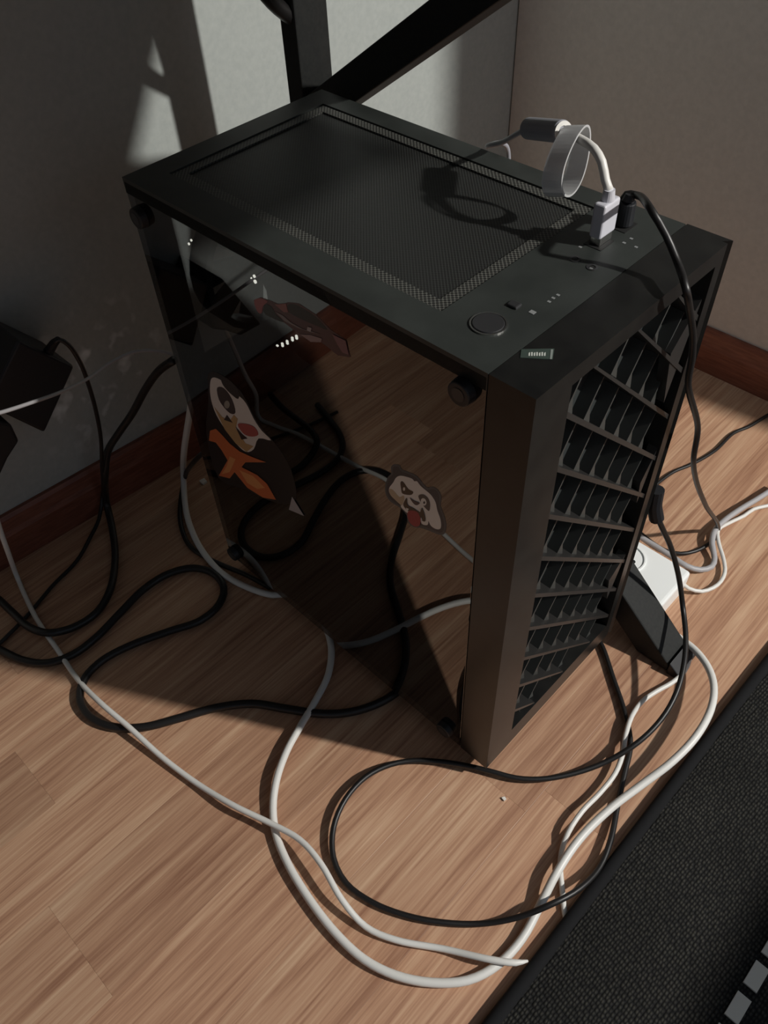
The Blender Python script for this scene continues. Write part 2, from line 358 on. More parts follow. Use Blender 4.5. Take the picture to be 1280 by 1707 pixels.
# glass side with stickers
gl = MB().box((0.0005, 0.0, PZ0 + .001), (XS - .0008, 0.004, PZ1 - .0025)).build('glass_panel', M['glass'], tw, bevel=0.0006)
for (x, z) in ((0.014, 0.4345), (0.3245, 0.441), (0.3225, 0.036), (0.014, 0.036)):
    s = MB().cyl((x, 0.0002, z), (x, -0.006, z), 0.0085, 0.0078, 28)
    k = s.build('thumb_screw', M['adapter'], tw, bevel=0.0008)
    MB().cyl((x, -0.0061, z), (x, -0.0063, z), 0.0045, 0.0045, 16).build('screw_cap', M['comp'], k)
def zpts(pts, ox, oy, sc): return [(ox + a / sc, oy + b_ / sc) for a, b_ in pts]
def smooth_poly(pts, k=3):
    P = [Vector((*p, 0)) for p in pts]; n = len(P); out = []
    for i in range(n):
        p0, p1, p2, p3 = P[i - 1], P[i], P[(i + 1) % n], P[(i + 2) % n]
        for j in range(k):
            t = j / k; out.append(0.5 * ((2 * p1) + (p2 - p0) * t + (2 * p0 - 5 * p1 + 4 * p2 - p3) * t * t + (3 * p1 - p0 - 3 * p2 + p3) * t ** 3))
    return [(p.x, p.y) for p in out]
def ell(cx, cy, rx_, ry_, rot=0, n=14):
    return [(cx + rx_ * math.cos(t) * math.cos(rot) - ry_ * math.sin(t) * math.sin(rot), cy + rx_ * math.cos(t) * math.sin(rot) + ry_ * math.sin(t) * math.cos(rot)) for t in [2 * PI * i / n for i in range(n)]]
def pm(name, c, r=0.35): 
    if name not in M: M[name] = nmat(name, c, r)
    return M[name]
def sticker(base, layers, z, label):
    ox, oy, sc = z; root = None
    for k, (nm, col, pts, sm) in enumerate(layers):
        q = zpts(pts, ox, oy, sc)
        if sm: q = smooth_poly(q)
        y = -0.00002 - 0.00006 * k
        P = [on(u, v, 'y', 0.0) for u, v in q]
        P = [Vector((p.x, -0.0001 if k == 0 else y, p.z)) for p in P]
        o = MB().prism(P, (0, -0.00004 if k == 0 else -0.00012, 0)).build(base if root is None else nm, pm('sticker_ink_' + '_'.join(str(int(c * 100)) for c in col), col), tw if root is None else root)
        if root is None: root = o; o['label'] = label
    return root
wht = (0.85, 0.83, 0.78); nav = (0.03, 0.035, 0.05); blk = (0.012, 0.01, 0.01)
sticker('sticker', [
    ('outline', (0.06, 0.075, 0.09), [(290,180),(330,130),(420,140),(460,205),(560,245),(690,310),(830,475),(920,465),(1010,520),(1060,620),(1050,760),(1100,900),(1135,1050),(1110,1180),(1030,1200),(860,1135),(740,1095),(640,1085),(550,1010),(530,900),(430,790),(290,700),(220,600),(200,480),(240,330),(300,260)], 1),
    ('fur', nav, [(320,190),(350,160),(410,170),(440,230),(560,275),(680,340),(820,510),(920,500),(990,540),(1030,630),(1015,760),(1070,910),(1100,1050),(1080,1150),(1020,1165),(860,1100),(740,1060),(650,1060),(580,1000),(550,900),(440,770),(310,680),(245,590),(225,480),(265,340),(325,270)], 1),
    ('face', wht, [(440,300),(560,325),(620,350),(650,385),(690,385),(740,450),(820,520),(900,590),(970,700),(1000,830),(1050,980),(1050,1100),(980,1112),(900,1060),(865,990),(850,1050),(760,1030),(700,900),(560,880),(450,780),(440,740),(340,650),(270,560),(270,480),(330,400),(370,330)], 1),
    ('cheek', (0.55, 0.44, 0.3), [(270,500),(330,520),(420,620),(480,600),(500,640),(470,740),(440,740),(340,650),(280,580)], 1),
    ('eye_patch', (0.05, 0.028, 0.015), [(440,400),(480,390),(560,500),(630,540),(620,580),(570,592),(470,570),(450,500)], 1),
    ('eye', wht, ell(495, 500, 16, 28), 0),
    ('eye_patch', (0.07, 0.06, 0.06), [(715,600),(790,585),(860,640),(892,730),(880,830),(840,810),(780,740),(740,680)], 1),
    ('eye', wht, ell(795, 695, 42, 58, -.3), 0),
    ('pupil', (0.05, 0.045, 0.045), ell(805, 705, 16, 20), 0),
    ('nose', (0.06, 0.04, 0.05), [(585,630),(640,670),(735,712),(690,745),(640,715)], 1),
    ('mouth', (0.05, 0.02, 0.015), [(540,635),(552,740),(640,790),(740,850),(770,785),(815,900),(820,990),(765,970),(720,900),(640,870),(550,820),(490,750),(500,690)], 1),
    ('tongue', (0.35, 0.03, 0.045), [(565,835),(640,825),(715,860),(750,960),(735,1050),(660,1065),(590,1010),(553,920)], 1),
    ('tooth', wht, [(530,780),(575,800),(545,835)], 0), ('tooth', wht, [(730,815),(755,800),(745,850)], 0), ('tooth', wht, [(760,925),(780,965),(755,960)], 0),
    ], (620, 760, 9.143), 'white panda face sticker with red tongue')
sticker('sticker', [
    ('outline', (0.015, 0.014, 0.016), [(450,190),(520,200),(620,290),(700,440),(800,560),(870,680),(895,830),(800,850),(640,780),(500,720),(440,500),(450,330)], 1),
    ('face', (0.74, 0.71, 0.68), [(470,212),(510,222),(560,265),(600,300),(640,340),(680,420),(720,480),(768,530),(705,520),(680,575),(640,588),(590,545),(540,480),(490,400),(463,320),(458,250)], 1),
    ('brow', (0.03, 0.025, 0.025), [(515,215),(545,215),(600,270),(602,320),(560,290),(525,250)], 1),
    ('eye_ring', (0.06, 0.05, 0.05), [(495,262),(530,265),(570,320),(588,388),(560,392),(520,350),(500,310)], 1),
    ('eye', (0.35, 0.34, 0.3), ell(545, 348, 14, 20), 0),
    ('jaw', (0.5, 0.33, 0.16), [(480,360),(520,410),(560,430),(580,400),(600,420),(590,470),(640,545),(680,560),(645,588),(590,545),(535,475)], 0),
    ('cheek', (0.04, 0.03, 0.03), [(545,400),(575,440),(530,425)], 0),
    ('tongue', (0.42, 0.1, 0.09), [(600,448),(640,445),(685,462),(705,500),(670,510),(630,495)], 1),
    ('mouth', (0.03, 0.015, 0.015), [(590,460),(625,500),(650,520),(620,525)], 0),
    ('flame', (0.62, 0.17, 0.06), [(460,480),(490,470),(520,500),(560,545),(610,585),(670,612),(745,640),(640,640),(620,665),(700,705),(750,750),(795,830),(730,820),(650,770),(585,690),(560,722),(505,708),(550,630),(520,580),(490,540),(455,530)], 0),
    ('flame', (0.75, 0.34, 0.13), [(560,610),(590,625),(560,690),(520,700),(545,660)], 0),
    ('flame', (0.75, 0.34, 0.13), [(610,680),(680,710),(740,770),(700,775),(650,745)], 0),
    ('silver_tip', (0.4, 0.4, 0.42), [(878,815),(938,912),(862,880)], 0),  # silver tip of the sticker print
    ], (200, 560, 3.048), 'snarling white and orange animal sticker')
sticker('sticker', [
    ('outline', (0.10, 0.05, 0.05), [(135,235),(200,205),(290,235),(380,275),(470,255),(570,265),(740,375),(880,520),(1030,620),(1075,790),(950,770),(840,680),(790,645),(690,640),(590,575),(440,460),(340,370),(300,300),(240,280),(215,365),(165,340)], 0),
    ('window', (0.02, 0.02, 0.018), [(470,275),(560,285),(730,390),(850,520),(740,480),(600,420),(480,350)], 1),
    ('window', (0.025, 0.028, 0.024), [(250,275),(310,300),(350,370),(430,450),(300,400),(230,350)], 1),
    ('body', (0.33, 0.1, 0.1), [(140,240),(200,215),(270,245),(225,290),(210,360),(170,340)], 1),
    ('body', (0.3, 0.12, 0.11), [(340,275),(450,265),(470,350),(430,350)], 0),
    ('stripe', (0.24, 0.2, 0.2), [(350,345),(420,380),(500,450),(610,510),(780,560),(700,545),(560,500),(430,430)], 0),
    ('stripe', (0.35, 0.25, 0.25), [(590,565),(690,570),(800,605),(790,640),(690,635)], 0),
    ('stripe', (0.45, 0.4, 0.4), [(660,490),(700,500),(690,540),(655,525)], 0),
    ('stripe', (0.24, 0.12, 0.13), [(900,560),(1030,625),(1060,760),(1000,740),(950,660)], 0),
    ], (400, 460, 5.818), 'faded pink streak shaped sticker')

# ---- front panel
yl, yr, zb, zt = 0.034, 0.186, 0.046, 0.448
X1 = PL; XB = PL - 0.016
fp = MB()
fp.box((XS, 0, PZ0), (X1, yl, PZ1)); fp.box((XS, yr, PZ0), (X1, PW - .004, PZ1)); fp.box((XS, yl, PZ0), (X1, yr, zb)); fp.box((XS, yl, zt), (X1, yr, PZ1))
front = fp.build('front_panel', M['front'], tw)
# narrow outer lip on the far edge of the front panel
MB().prism([(XS, PW - .004, PZ0), (X1 - .004, PW - .004, PZ0), (X1 + .001, PW + .001, PZ0), (XS, PW + .001, PZ0)], (0, 0, PZ1 - PZ0)).build('panel_lip', M['front'], front)
MB().box((XS + .002, yl, zb), (XB, yr, zt)).build('inner_mesh', M['deep'], front)
def clip(p, q, a=(yl, zb), b_=(yr, zt)):
    t0, t1 = 0.0, 1.0; d = (q[0] - p[0], q[1] - p[1])
    for i in (0, 1):
        if abs(d[i]) < 1e-9: continue
        ta, tb = (a[i] - p[i]) / d[i], (b_[i] - p[i]) / d[i]
        if ta > tb: ta, tb = tb, ta
        t0 = max(t0, ta); t1 = min(t1, tb)
    if t1 <= t0: return None
    return (p[0] + d[0] * t0, p[1] + d[1] * t0), (p[0] + d[0] * t1, p[1] + d[1] * t1)
SL = -0.97; STEP = 0.0433; Z0 = 0.470
def ribz(k, y): return Z0 - STEP * k + SL * (y - yl)
for k in range(-3, 10):
    s = clip((yl, ribz(k, yl)), (yr, ribz(k, yr)))
    if not s: continue
    (ya, za), (yb, zb_) = s
    if abs(yb - ya) < 0.012: continue
    h = 0.0024
    def cz(z): return min(max(z, zb), zt)
    MB().prism([(XB, ya, cz(za - h)), (XB, yb, cz(zb_ - h)), (XB, yb, cz(zb_ + h)), (XB, ya, cz(za + h))], (X1 - XB - .0012, 0, 0)).build('grille_rib', M['rib'], front)
BD = Vector((-0.51, -0.86)); 
for k in range(-4, 10):
    for j in range(-1, 9):
        y1 = yl + 0.010 + 0.0232 * j           # foot of the blade on rib k+1 (lower), head on rib k
        zl = ribz(k + 1, y1) + 0.0024
        # walk up along the blade direction until rib k
        t = (ribz(k, y1) - 0.0024 - zl) / (0.86 - SL * 0.51) 
        p = (y1, zl); q = (y1 + 0.51 * t, zl + 0.86 * t)
        s = clip(p, q)
        if not s: continue
        (ya, za), (yb, zb2) = s
        ln = math.hypot(yb - ya, zb2 - za)
        if ln < 0.006: continue
        whole = abs(ya - p[0]) < 1e-6 and abs(za - p[1]) < 1e-6
        nx, nz = 0.86, -0.51; hw = 0.0007
        def cl(y, z): return (min(max(y, yl), yr), min(max(z, zb), zt))
        pts = [(ya - nx * hw, za - nz * hw), (yb - nx * hw, zb2 - nz * hw), (yb + nx * hw, zb2 + nz * hw)]
        if whole and ln > 0.02:
            fl_ = 0.0075; pts += [(ya + 0.51 * .008 + nx * .0012, za + .86 * .008 + nz * .0012), (ya + fl_, za + SL * fl_)]
        else: pts += [(ya + nx * hw, za + nz * hw)]
        pts = [cl(*c) for c in pts]
        MB().prism([(XB, a, c) for a, c in pts], (0.0095, 0, 0)).build('grille_blade', M['blade'], front)
# pointed filler facets at the far side of the grille
for (a, b2, c) in [((0.160, 0.395), (0.186, 0.425), (0.172, 0.345)), ((0.172, 0.262), (0.186, 0.290), (0.176, 0.235)), ((0.165, 0.140), (0.186, 0.160), (0.172, 0.105))]:
    MB().prism([(XB + .006, *a), (XB + .006, *b2), (XB + .006, *c)], (0.008, 0, 0)).build('grille_facet', M['rib'], front)
# controls on the top
btn = MB().cyl((0.312, 0.034, PZ1 - .001), (0.312, 0.034, PZ1 + .0012), 0.0095, 0.0092, 32).build('power_button', M['comp'], tw, bevel=0.0004)
MB().ring((0.312, 0.034, PZ1 + .0000), (0, 0, 1), 0.0108, 0.0098, 0.0008, 32).build('button_ring', M['chrome'], btn)
MB().box((0.3085, 0.0545, PZ1 - .001), (0.3155, 0.0605, PZ1 + .0016)).build('reset_button', M['comp'], tw, bevel=0.0008)
MB().box((0.322, 0.0575, PZ1), (0.3255, 0.0605, PZ1 + .0003)).build('drive_light', M['grey'], tw)
for (x, y) in ((0.310, 0.120), (0.323, 0.119)):
    j = MB().ring((x, y, PZ1 - .0005), (0, 0, 1), 0.0035, 0.0022, 0.0009, 18).build('audio_jack', M['comp'], tw)
    MB().cyl((x, y, PZ1 - .0004), (x, y, PZ1 + .0001), 0.0021, 0.0021, 14).build('jack_hole', M['hole'], j)
for (u, v) in ((915, 503), (922, 497), (930, 492), (1040, 405), (1052, 398), (1060, 412), (967, 412), (985, 448)):
    c = on(u, v, 'z', PZ1)
    MB().box((c.x - .0010, c.y - .0008, PZ1), (c.x + .0010, c.y + .0008, PZ1 + .0002)).build('printed_icon', M['grey'], tw)
for y in (0.145, 0.172):
    MB().box((0.304, y - .0075, PZ1), (0.3165, y + .0075, PZ1 + .0004)).build('usb_port', M['hole'], tw)
# small badge with a tiny light wordmark on the front panel's top edge
def flat(px, z0_, h, name, mat, par): return MB().prism([on(u, v, 'z', z0_) for u, v in px], (0, 0, h)).build(name, mat, par)
bd = flat([(869, 583), (924, 582), (921, 600), (867, 597)], PZ1, .0004, 'badge', pm('badge_metal', (0.05, 0.07, 0.06), 0.35), tw)
bd['label'] = 'small pale metallic badge'
for k in range(7):
    u = 881 + k * 4.3
    flat([(u, 587.5 if k % 2 else 589), (u + 2.6, 587.5), (u + 2.4, 593.5), (u - .2, 593.5)], PZ1 + .0004, .0002, 'letter', pm('badge_print', (0.6, 0.63, 0.58)), bd)
flat([(918, 583), (922, 583), (920, 599), (916.5, 599)], PZ1 + .0004, .0002, 'badge_edge', pm('badge_rim', (0.25, 0.28, 0.26)), bd)

# ------------------------------------------------------------------ desk with K-shaped legs
dk = thing('desk', 'black steel desk leg with a vertical post and diagonal braces behind the tower', 'desk', (0.15, 0.235, 0))
DT = 0.74
MB().box((-0.165, -1.2, DT), (0.56, 0.327, DT + 0.022)).build('desktop', M['desk'], dk, bevel=0.002)
def kleg(dy):
    ya, yb = 0.210 + dy, 0.247 + dy
    lg = MB().box((-0.058, ya, 0.0), (-0.038, yb, DT)).build('leg', M['steel'], dk, bevel=0.0015)
    ext = (0, yb - ya - .002, 0)
    MB().prism([(-0.0385, ya + .001, 0.407), (0.4115, ya + .001, 0.7205), (0.4115, ya + .001, DT), (0.392, ya + .001, DT), (-0.0385, ya + .001, 0.440)], ext).build('upper_brace', M['steel'], lg, bevel=0.0015)
    MB().prism([(-0.0385, ya + .001, 0.432), (0.434, ya + .001, 0.011), (0.434, ya + .001, 0.001), (0.399, ya + .001, 0.001), (-0.0385, ya + .001, 0.392)], ext).build('lower_brace', M['steel'], lg, bevel=0.0015)
    MB().prism([(0.4345, ya - .0005, 0.0), (0.4465, ya - .0005, 0.0), (0.4465, ya - .0005, 0.008), (0.4345, ya - .0005, 0.017)], (0, yb - ya + .001, 0)).build('foot_cap', M['adapter'], lg, bevel=0.001)
kleg(0.0); kleg(-1.30)

# ------------------------------------------------------------------ cables
def path(spec):
    out = []; ax, val = 'z', 0.004
    for s in spec:
        if len(s) >= 3:
            if isinstance(s[2], str): ax = s[2]; val = s[3]
            else: val = s[2]
        out.append(on(s[0], s[1], ax, val))
    return out
def cable(spec, r, mat, label, name='cable', cat='cable', group=None, taper=False, extra=None):
    P = spline(path(spec)); rr = [r] * len(P)
    if taper:
        for i in range(3): rr[-1 - i] = r * (0.35 + 0.3 * i)
    # keep the whole cable clear of the floor
    P = [Vector((p.x, p.y, max(p.z, r + 0.0003))) for p in P]
    mb = MB().tube(P, rr, 10)
    mid = P[len(P) // 2]
    o = mb.build(name, M[mat], None, origin=(mid.x, mid.y, 0), smooth=True)
    return tag(o, label, cat, group)
RW = 0.0036
cable([(-40, 745, 'x', -.16), (-14, 835, 'x', -.16), (0, 882, 'x', -.16), (14, 922, 'x', -.155), (30, 965, 'z', .006), (60, 1030), (95, 1082), (130, 1133), (168, 1172, .016), (215, 1212, .013), (270, 1262, .007), (330, 1307, .006), (390, 1343, .012), (450, 1372, .013),
       (500, 1400, .016), (535, 1440, .018), (570, 1500, .014), (610, 1545, .006), (660, 1567, .005), (740, 1582, .005), (820, 1600, .0135), (860, 1605, .0135), (880, 1602, .012)], 0.0027, 'whitecable',
      'thin white cable crossing the left of the floor and ending at the black mat', taper=True)
cable([(322, 640, 'x', -.06), (316, 690, 'x', -.08), (307, 750, 'x', -.095), (306, 800, 'z', .02), (310, 850, .006), (322, 890), (342, 925), (372, 957), (412, 979), (455, 992), (482, 990, .005), (512, 1002), (538, 1035), (552, 1078), (547, 1125),
       (526, 1168), (500, 1212, .009), (478, 1252, .010), (461, 1300, .010), (455, 1348, .007), (460, 1390, .005), (480, 1440, .006), (515, 1498), (560, 1556), (608, 1600), (660, 1626), (720, 1638), (780, 1634), (830, 1608), (870, 1565), (900, 1510, .008),
       (928, 1455, .014), (965, 1400, .014), (1015, 1350, .016), (1070, 1308, .02), (1120, 1270, .026), (1160, 1228, .03), (1185, 1182, .03), (1190, 1145, .028), (1180, 1112, .022), (1158, 1083, .016), (1128, 1060, .010), (1100, 1040, .008)], RW, 'whitecable',
      'thick white cable looping across the floor in front of the tower to the power strip')
cable([(1103, 1040, 'z', .006), (1125, 1062, .006), (1145, 1082), (1149, 1100), (1140, 1120), (1120, 1138), (1095, 1152), (1072, 1168), (1053, 1194, .010), (1043, 1225, .010), (1037, 1260, .010), (1025, 1290, .010), (1000, 1322), (970, 1353, .012),
       (947, 1388, .010), (936, 1420, .004), (934, 1450, .003), (937, 1480), (941, 1520), (948, 1550, .003)], 0.0024, 'whitecable', 'thin white cable winding from the desk foot down under the edge of the mat')
# left side, black
cable([(290, 600, 'x', -.05), (265, 618, 'x', -.075), (243, 648, 'x', -.10), (220, 690, 'x', -.125), (198, 722, 'x', -.14), (180, 752, 'x', -.15), (175, 795, 'x', -.152), (178, 840, 'z', .02), (187, 880, .008), (192, 930, .005), (183, 985), (160, 1022), (122, 1046), (82, 1055, .012), (50, 1046), (20, 1020), (-6, 996), (-40, 975)],
      0.0042, 'blackcable', 'thick black cable dropping along the left wall and curling to the left edge')
cable([(92, 571, 'x', -.115), (98, 566, 'x', -.113), (114, 575, 'x', -.112), (134, 605, 'x', -.113), (148, 642, 'x', -.12), (160, 685, 'x', -.13), (168, 730, 'x', -.14), (170, 780, 'x', -.148), (171, 825, 'z', .03), (165, 865, .010), (150, 897, .004), (128, 935, .003), (88, 976), (44, 1028), (0, 1072), (-30, 1100)],
      0.0022, 'blackcable', 'thin black cable running from the wall adapter down to the floor')
cable([(-40, 1062, 'z', .005), (0, 1083), (40, 1101), (80, 1105), (122, 1091), (160, 1063), (200, 1022), (240, 982), (282, 956), (322, 947), (356, 956), (373, 980), (365, 1008), (335, 1034), (280, 1053), (220, 1075), (172, 1100), (142, 1130), (133, 1165), (150, 1195),
       (190, 1212), (240, 1212), (300, 1197), (360, 1180), (420, 1173), (480, 1182), (540, 1190), (590, 1186), (640, 1168), (680, 1140)], 0.0042, 'blackcable', 'thick black cable making a wide hairpin on the shaded floor left of the tower')
cable([(350, 745, 'x', -.03), (325, 768, 'x', -.06), (306, 805, 'z', .012), (300, 850, .003), (304, 885, .003), (318, 912), (345, 930), (378, 945), (410, 958), (450, 980)], 0.0028, 'blackcable', 'black cable curving down beside the white cable behind the tower')
cable([(-30, 695, 'x', .02), (0, 688, 'x', .0), (50, 672, 'x', -.03), (105, 652, 'x', -.055), (148, 630, 'x', -.08), (185, 604, 'x', -.10), (225, 586, 'x', -.10), (262, 585, 'x', -.09), (300, 594, 'x', -.05)], 0.0016, 'greycable', 'thin grey wire strung in front of the black adapter on the left wall')
# right side, black
cable([(1037, 352, 'y', .173), (1036, 340, 'y', .174), (1044, 324, 'y', .176), (1058, 325, 'y', .178), (1085, 350, 'z', .497), (1110, 392, 'z', .484), (1132, 445, 'z', .471), (1143, 480, 'x', .381), (1150, 520, 'x', .382), (1155, 560, 'x', .383), (1153, 600, 'x', .384), (1147, 636, 'x', .385), (1163, 714, 'x', .387), (1156, 765, 'x', .387), (1160, 800, 'x', .386), (1176, 842, 'x', .385), (1197, 884, 'z', .008), (1193, 896, .006), (1180, 908, .004), (1158, 919), (1135, 923), (1110, 918), (1085, 903), (1062, 884), (1040, 866)],
      0.0023, 'blackcable', 'thin black cable plugged into the tower top and hanging down its front right corner')
cable([(1300, 683, 'z', .003), (1280, 692), (1249, 711), (1223, 722), (1192, 751), (1153, 774), (1122, 787), (1091, 810), (1060, 838), (1030, 870)], 0.0022, 'blackcable', 'thin black cable coming in from the right wall to behind the tower')
cable([(1075, 800, 'y', .206), (1092, 850, 'y', .212), (1101, 874, 'y', .222), (1118, 912, 'y', .24), (1131, 960, 'y', .25), (1138, 1010, 'y', .252), (1143, 1060, 'z', .045), (1140, 1108, .040), (1127, 1156, .034), (1103, 1198, .028), (1063, 1238, .022), (1008, 1271, .012), (950, 1291, .008), (900, 1299, .007), (860, 1297, .007), (818, 1286, .007), (780, 1277, .006), (735, 1270, .006),
       (690, 1268, .006), (650, 1275, .008), (610, 1295, .010), (576, 1332, .010), (556, 1380, .008), (556, 1430, .006), (577, 1472, .004), (622, 1505), (680, 1527), (740, 1538), (800, 1540), (860, 1530, .012), (920, 1507, .022), (965, 1482, .018), (1000, 1445, .010),
       (1018, 1400, .008), (1030, 1340, .005), (1041, 1290, .005), (1051, 1240, .005), (1042, 1190, .005), (1022, 1130, .004), (1004, 1078), (985, 1045)], 0.0026, 'blackcable', 'black cable forming the large round loop on the floor in front of the tower')
# grey and clear leads near the power strip
cable([(1300, 808, 'z', .012), (1262, 832), (1232, 850), (1207, 868, .012), (1191, 885, .012), (1187, 907, .010), (1191, 930, .006), (1186, 945), (1167, 950), (1145, 944, .010), (1120, 928), (1095, 912), (1070, 897), (1045, 880)], 0.0032, 'greycable', 'thick grey cable arriving from the right edge and bending down to the power strip')
cable([(1300, 838, 'z', .004), (1280, 843), (1256, 849), (1240, 860), (1215, 872), (1197, 884, .008), (1198, 905, .008), (1206, 932, .006), (1208, 955), (1196, 975), (1170, 986), (1148, 981, .010), (1132, 968, .022)], 0.0022, 'whitecable', 'slim pale cable curling outside the grey one beside the power strip')

# ------------------------------------------------------------------ usb lead standing in the top port
ul = thing('usb_lead', 'short white lead with a barrel connector plugged into the tower top', 'cable', (0.310, 0.148, PZ1))
PX, PY = 0.310, 0.147
MB().box((PX - .0035, PY - .0065, PZ1 + .0006), (PX + .0035, PY + .0065, PZ1 + .006)).build('metal_shell', M['chrome'], ul)
MB().box((PX - .0042, PY - .0085, PZ1 + .0055), (PX + .0042, PY + .0085, PZ1 + .0275)).build('plug', M['plug'], ul, bevel=0.0015, seg=3)
MB().cyl((PX, PY, PZ1 + .0275), (PX, PY, PZ1 + .034), 0.0042, 0.0034).build('collar', M['plug'], ul)
lead = spline([Vector((PX, PY, PZ1 + .033))] + path([(1009, 300, 'y', PY + .001), (1003, 270, 'y', PY + .002), (990, 248, 'y', PY + .004), (970, 234, 'y', PY + .008), (950, 224, 'y', PY + .013), (936, 220, 'y', PY + .018)]))
MB().tube(lead, 0.0027, 12).build('cord', M['whitecable'], ul, smooth=True)
fa, fb = on(938, 219.5, 'y', PY + .017), on(880, 214, 'y', PY + .032)
MB().cyl(fa, fb, 0.0068, 0.0068, 28).build('barrel_connector', M['ferrite'], ul, bevel=0.0012, seg=3)
dd = (fa - fb).normalized()
MB().ring(fa + dd * .0001, dd, 0.0062, 0.0035, 0.0008).build('connector_rim', M['whitecable'], ul)
tail = spline([fb] + path([(862, 223, 'y', PY + .040), (838, 237, 'y', PY + .052), (812, 244, 'y', PY + .066)]) + [Vector((0.15, 0.262, 0.43)), Vector((0.145, 0.268, 0.30)), Vector((0.15, 0.275, 0.15)), Vector((0.16, 0.28, 0.05))])
MB().tube(tail, 0.0019, 10).build('tail_cord', M['ferrite'], ul, smooth=True)
# translucent band looped round the lead
bc = on(946, 268, 'y', PY + .006)
vdir = (bc - CAM).normalized(); rt = rx; up = Vector((0, 0, 1)); up = (up - vdir * up.dot(vdir)).normalized(); upw = (up * 0.985 + rt * 0.17).normalized()
wd = (rt * 0.80 - vdir * 0.60).normalized(); sd = wd.cross(upw).normalized()
bnd = MB(); n = 48; a_, b_ = 0.0200, 0.0118
for i in range(n):
    t = 2 * PI * i / n; rad = upw * (a_ * math.cos(t) * (1.0 if math.cos(t) < 0 else .95)) + sd * (b_ * math.sin(t) * (1 - .25 * math.cos(t)))
    nrm = (upw * math.cos(t) / a_ + sd * math.sin(t) / b_).normalized()
    for (o_, w_) in ((0, -1), (1, -1), (1, 1), (0, 1)):
        bnd.v.append(tuple(bc + rad + nrm * (0.0013 * o_) + wd * (0.0068 * w_)))
for i in range(n):
    j = (i + 1) % n
    for k in range(4):
        k2 = (k + 1) % 4; bnd.f.append((i * 4 + k, i * 4 + k2, j * 4 + k2, j * 4 + k))
bo = bnd.build('cable_band', M['band'], None, origin=(bc.x, bc.y, bc.z), smooth=False)
tag(bo, 'translucent white band looped round the white lead above the tower', 'cable band')
up_ = thing('usb_plug', 'black plug in the tower top beside the white plug', 'plug', (0.31, 0.176, PZ1))
MB().cyl((0.310, 0.173, PZ1 + .0006), (0.310, 0.173, PZ1 + .016), 0.0058, 0.0054).build('plug_body', M['adapter'], up_, bevel=0.001)
MB().cyl((0.310, 0.173, PZ1 + .016), (0.310, 0.174, PZ1 + .020), 0.004, 0.003).build('collar', M['adapter'], up_)

# black inline plug against the tower's right side
c = on(1091, 842, 'y', 0.212)
ip = MB().tube(spline([c + Vector((-.002, 0, .018)), c, c + Vector((.004, .004, -.018))]), [0.0065] * len(spline([c + Vector((-.002, 0, .018)), c, c + Vector((.004, .004, -.018))])), 12).build('inline_plug', M['adapter'], None, origin=tuple(c), smooth=False)
tag(ip, 'small black plug on the black cable at the right side of the tower', 'plug')

# ------------------------------------------------------------------ wall adapters
def adapter(px, x0, x1, label, name='power_adapter'):
    P = [on(u, v, 'x', x0) for u, v in px]
    c = sum(P, Vector()) / len(P)
    t = thing(name, label, 'adapter', (wx(c.y), c.y, c.z))
    MB().prism(P, (x1 - x0, 0, 0)).build('housing', M['adapter'], t, bevel=0.003, seg=3)
    return t
a1 = adapter([(31, 567), (125, 611), (75, 722), (-22, 676)], -.130, -.190, 'large black power adapter plugged in low on the left wall')
cc = on(55, 645, 'x', -.195)
MB().box((-.199, cc.y - .012, cc.z - .012), (-.1895, cc.y + .012, cc.z + .012)).build('plug_pins', M['adapter'], a1)
MB().tube([on(80, 588, 'x', -.14), on(90, 572, 'x', -.122), on(97, 566, 'x', -.114)], [0.005, 0.004, 0.003], 10).build('strain_relief', M['adapter'], a1)
adapter([(-45, 690), (20, 708), (33, 736), (14, 765), (-2, 800), (-50, 830)], -.125, -.2025, 'small black adapter below the large one at the left edge')

# ------------------------------------------------------------------ power strip
ps = thing('power_strip', 'white power strip with round sockets lying behind the desk foot', 'power strip', (0.29, 0.305, 0))
PSH = 0.034; q0 = [on(u, v, 'z', PSH) for u, v in ((1145, 948), (1108, 1020))]
ex = 0.5 * (q0[0].x + q0[1].x); y1_, y0_ = q0[0].y, q0[1].y
y0_ = max(y0_, 0.252)
MB().box((0.13, y0_, 0.001), (ex, y1_, PSH)).build('housing', M['strip'], ps, bevel=0.004, seg=3)
ym = (y0_ + y1_) / 2
for i, x in enumerate((0.335, 0.285, 0.235, 0.185)):
    s = MB().ring((x, ym, PSH - .0005), (0, 0, 1), 0.0195, 0.018, 0.0022, 32).build('socket', M['strip'], ps)
    for dx in (-.0075, .0075):
        MB().cyl((x + dx, ym, PSH), (x + dx, ym, PSH + .0003), 0.0026, 0.0026, 14).build('socket_hole', M['hole'], s)

# ------------------------------------------------------------------ mat
mt = thing('floor_mat', 'black woven mat with a rolled edge and grey dashes on the floor at lower right', 'mat', (0.9, 0.1, 0))
def mx(y): return 0.4955 + 0.010 * (y - 0.05) + 0.012 * max(0, y - 0.2) ** 1.2
ys = [-0.62 + 0.02 * i for i in range(78)]
body = MB(); XM = 1.32
prof = [(0.004, 0.001), (0.004, 0.0085), (0.012, 0.0105), (0.03, 0.0115), (0.08, 0.0118)]
vs_ = []
for y in ys:
    for (dx, z) in prof: vs_.append((mx(y) + dx, y, z + (0.0006 * noise.noise(Vector((dx * 20, y * 14, 0))) if z > .01 else 0)))
    vs_.append((XM, y, 0.0118)); vs_.append((XM, y, 0.001))
k = len(prof) + 2
fs_ = [(i * k + j, i * k + j + 1, (i + 1) * k + j + 1, (i + 1) * k + j) for i in range(len(ys) - 1) for j in range(k - 1)]
fs_ += [tuple(range(k)), tuple((len(ys) - 1) * k + j for j in range(k - 1, -1, -1))]
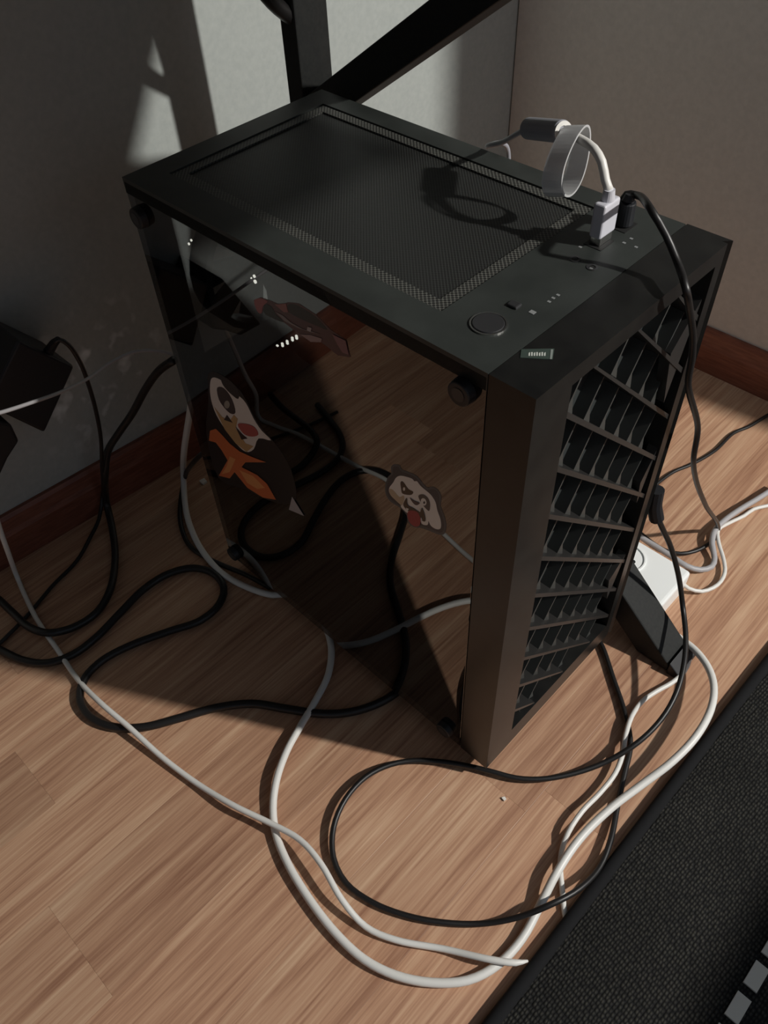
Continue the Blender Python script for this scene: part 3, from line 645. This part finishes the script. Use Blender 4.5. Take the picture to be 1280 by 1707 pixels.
body.add(vs_, fs_).build('mat_body', M['weave'], mt)
MB().tube([(mx(y) + .006, y, 0.0070) for y in ys], 0.0062, 12).build('rolled_edge', M['binding'], mt, smooth=True)
for k in range(-9, 22):
    y = 0.0150 + 0.0290 * k
    MB().box((0.6225, y - .0115, 0.0112), (0.6335, y + .0095, 0.0136)).build('grey_dash', M['dash'], mt)

# crumb on the floor
c = on(840, 1331, 'z', 0.0015)
cr = MB().prism([(c.x - .002, c.y - .001, .0002), (c.x + .0015, c.y - .0016, .0002), (c.x + .002, c.y + .001, .0002), (c.x - .0005, c.y + .0018, .0002)], (0, 0, .0018)).build('crumb', M['speck'], None, origin=(c.x, c.y, 0))
tag(cr, 'tiny white crumb on the floor in front of the tower', 'crumb')
c = on(339, 803, 'z', 0.0015)
cr = MB().prism([(c.x - .004, c.y - .003, .0002), (c.x + .004, c.y - .003, .0002), (c.x + .004, c.y + .003, .0002), (c.x - .003, c.y + .004, .0002)], (0, 0, .003)).build('crumb', M['speck'], None, origin=(c.x, c.y, 0))
tag(cr, 'small pale scrap on the dark floor behind the tower', 'crumb')

# black strap fixed to the desk post near the top edge of the picture
P = spline(path([(420, -45, 'x', -.047), (443, -10, 'x', -.047), (464, 12, 'x', -.047), (484, 27, 'x', -.047), (498, 35, 'x', -.047)]))
st = MB().tube(P, 0.0065, 12).build('cable_sleeve', M['blackcable'], None, origin=tuple(P[0]), smooth=True)
tag(st, 'thick black sleeve of cables meeting the desk post at the top', 'cable')

# ------------------------------------------------------------------ made-up desk chair, added out of frame to shade the mat
ch = thing('shade_chair', 'unseen black chair added beyond the right edge to shade the mat', 'chair', (1.21, 0.30, 0))
cx, cy = 1.21, 0.30
sp = MB(); n = 28
for (r, z) in ((0.20, 0.43), (0.245, 0.445), (0.25, 0.475), (0.235, 0.495), (0.15, 0.50)):
    for i in range(n):
        t = 2 * PI * i / n; c_, s_ = math.cos(t), math.sin(t); e = (abs(c_) ** 4 + abs(s_) ** 4) ** -0.25
        sp.v.append((cx + r * e * c_, cy + r * e * s_, z))
for j in range(4):
    for i in range(n): sp.f.append((j * n + i, j * n + (i + 1) % n, (j + 1) * n + (i + 1) % n, (j + 1) * n + i))
sp.f += [tuple(range(n - 1, -1, -1)), tuple(range(4 * n, 5 * n))]
sp.build('shade_chair_seat', M['chairfab'], ch, smooth=True)
MB().cyl((cx, cy, 0.10), (cx, cy, 0.432), 0.025).build('shade_chair_column', M['steel'], ch)
MB().box((cx + .24, cy - .2, 0.56), (cx + .29, cy + .2, 1.05)).box((cx + .2, cy - .03, 0.44), (cx + .26, cy + .03, 0.6)).build('shade_chair_backrest', M['chairfab'], ch, bevel=0.02, seg=3)
for k in range(5):
    a = 2 * PI * k / 5 + 0.3; d = Vector((math.cos(a), math.sin(a), 0)); o_ = Vector((cx, cy, 0))
    lg = MB().tube([o_ + Vector((0, 0, .11)), o_ + d * .27 + Vector((0, 0, .075))], [0.02, 0.012], 10).build('leg', M['steel'], ch)
    MB().cyl(o_ + d * .27 + Vector((-d.y, d.x, 0)) * -.02 + Vector((0, 0, .037)), o_ + d * .27 + Vector((-d.y, d.x, 0)) * .02 + Vector((0, 0, .037)), 0.025).build('castor', M['adapter'], lg)

for o in list(bpy.data.objects):
    if '_o' in o: del o['_o']
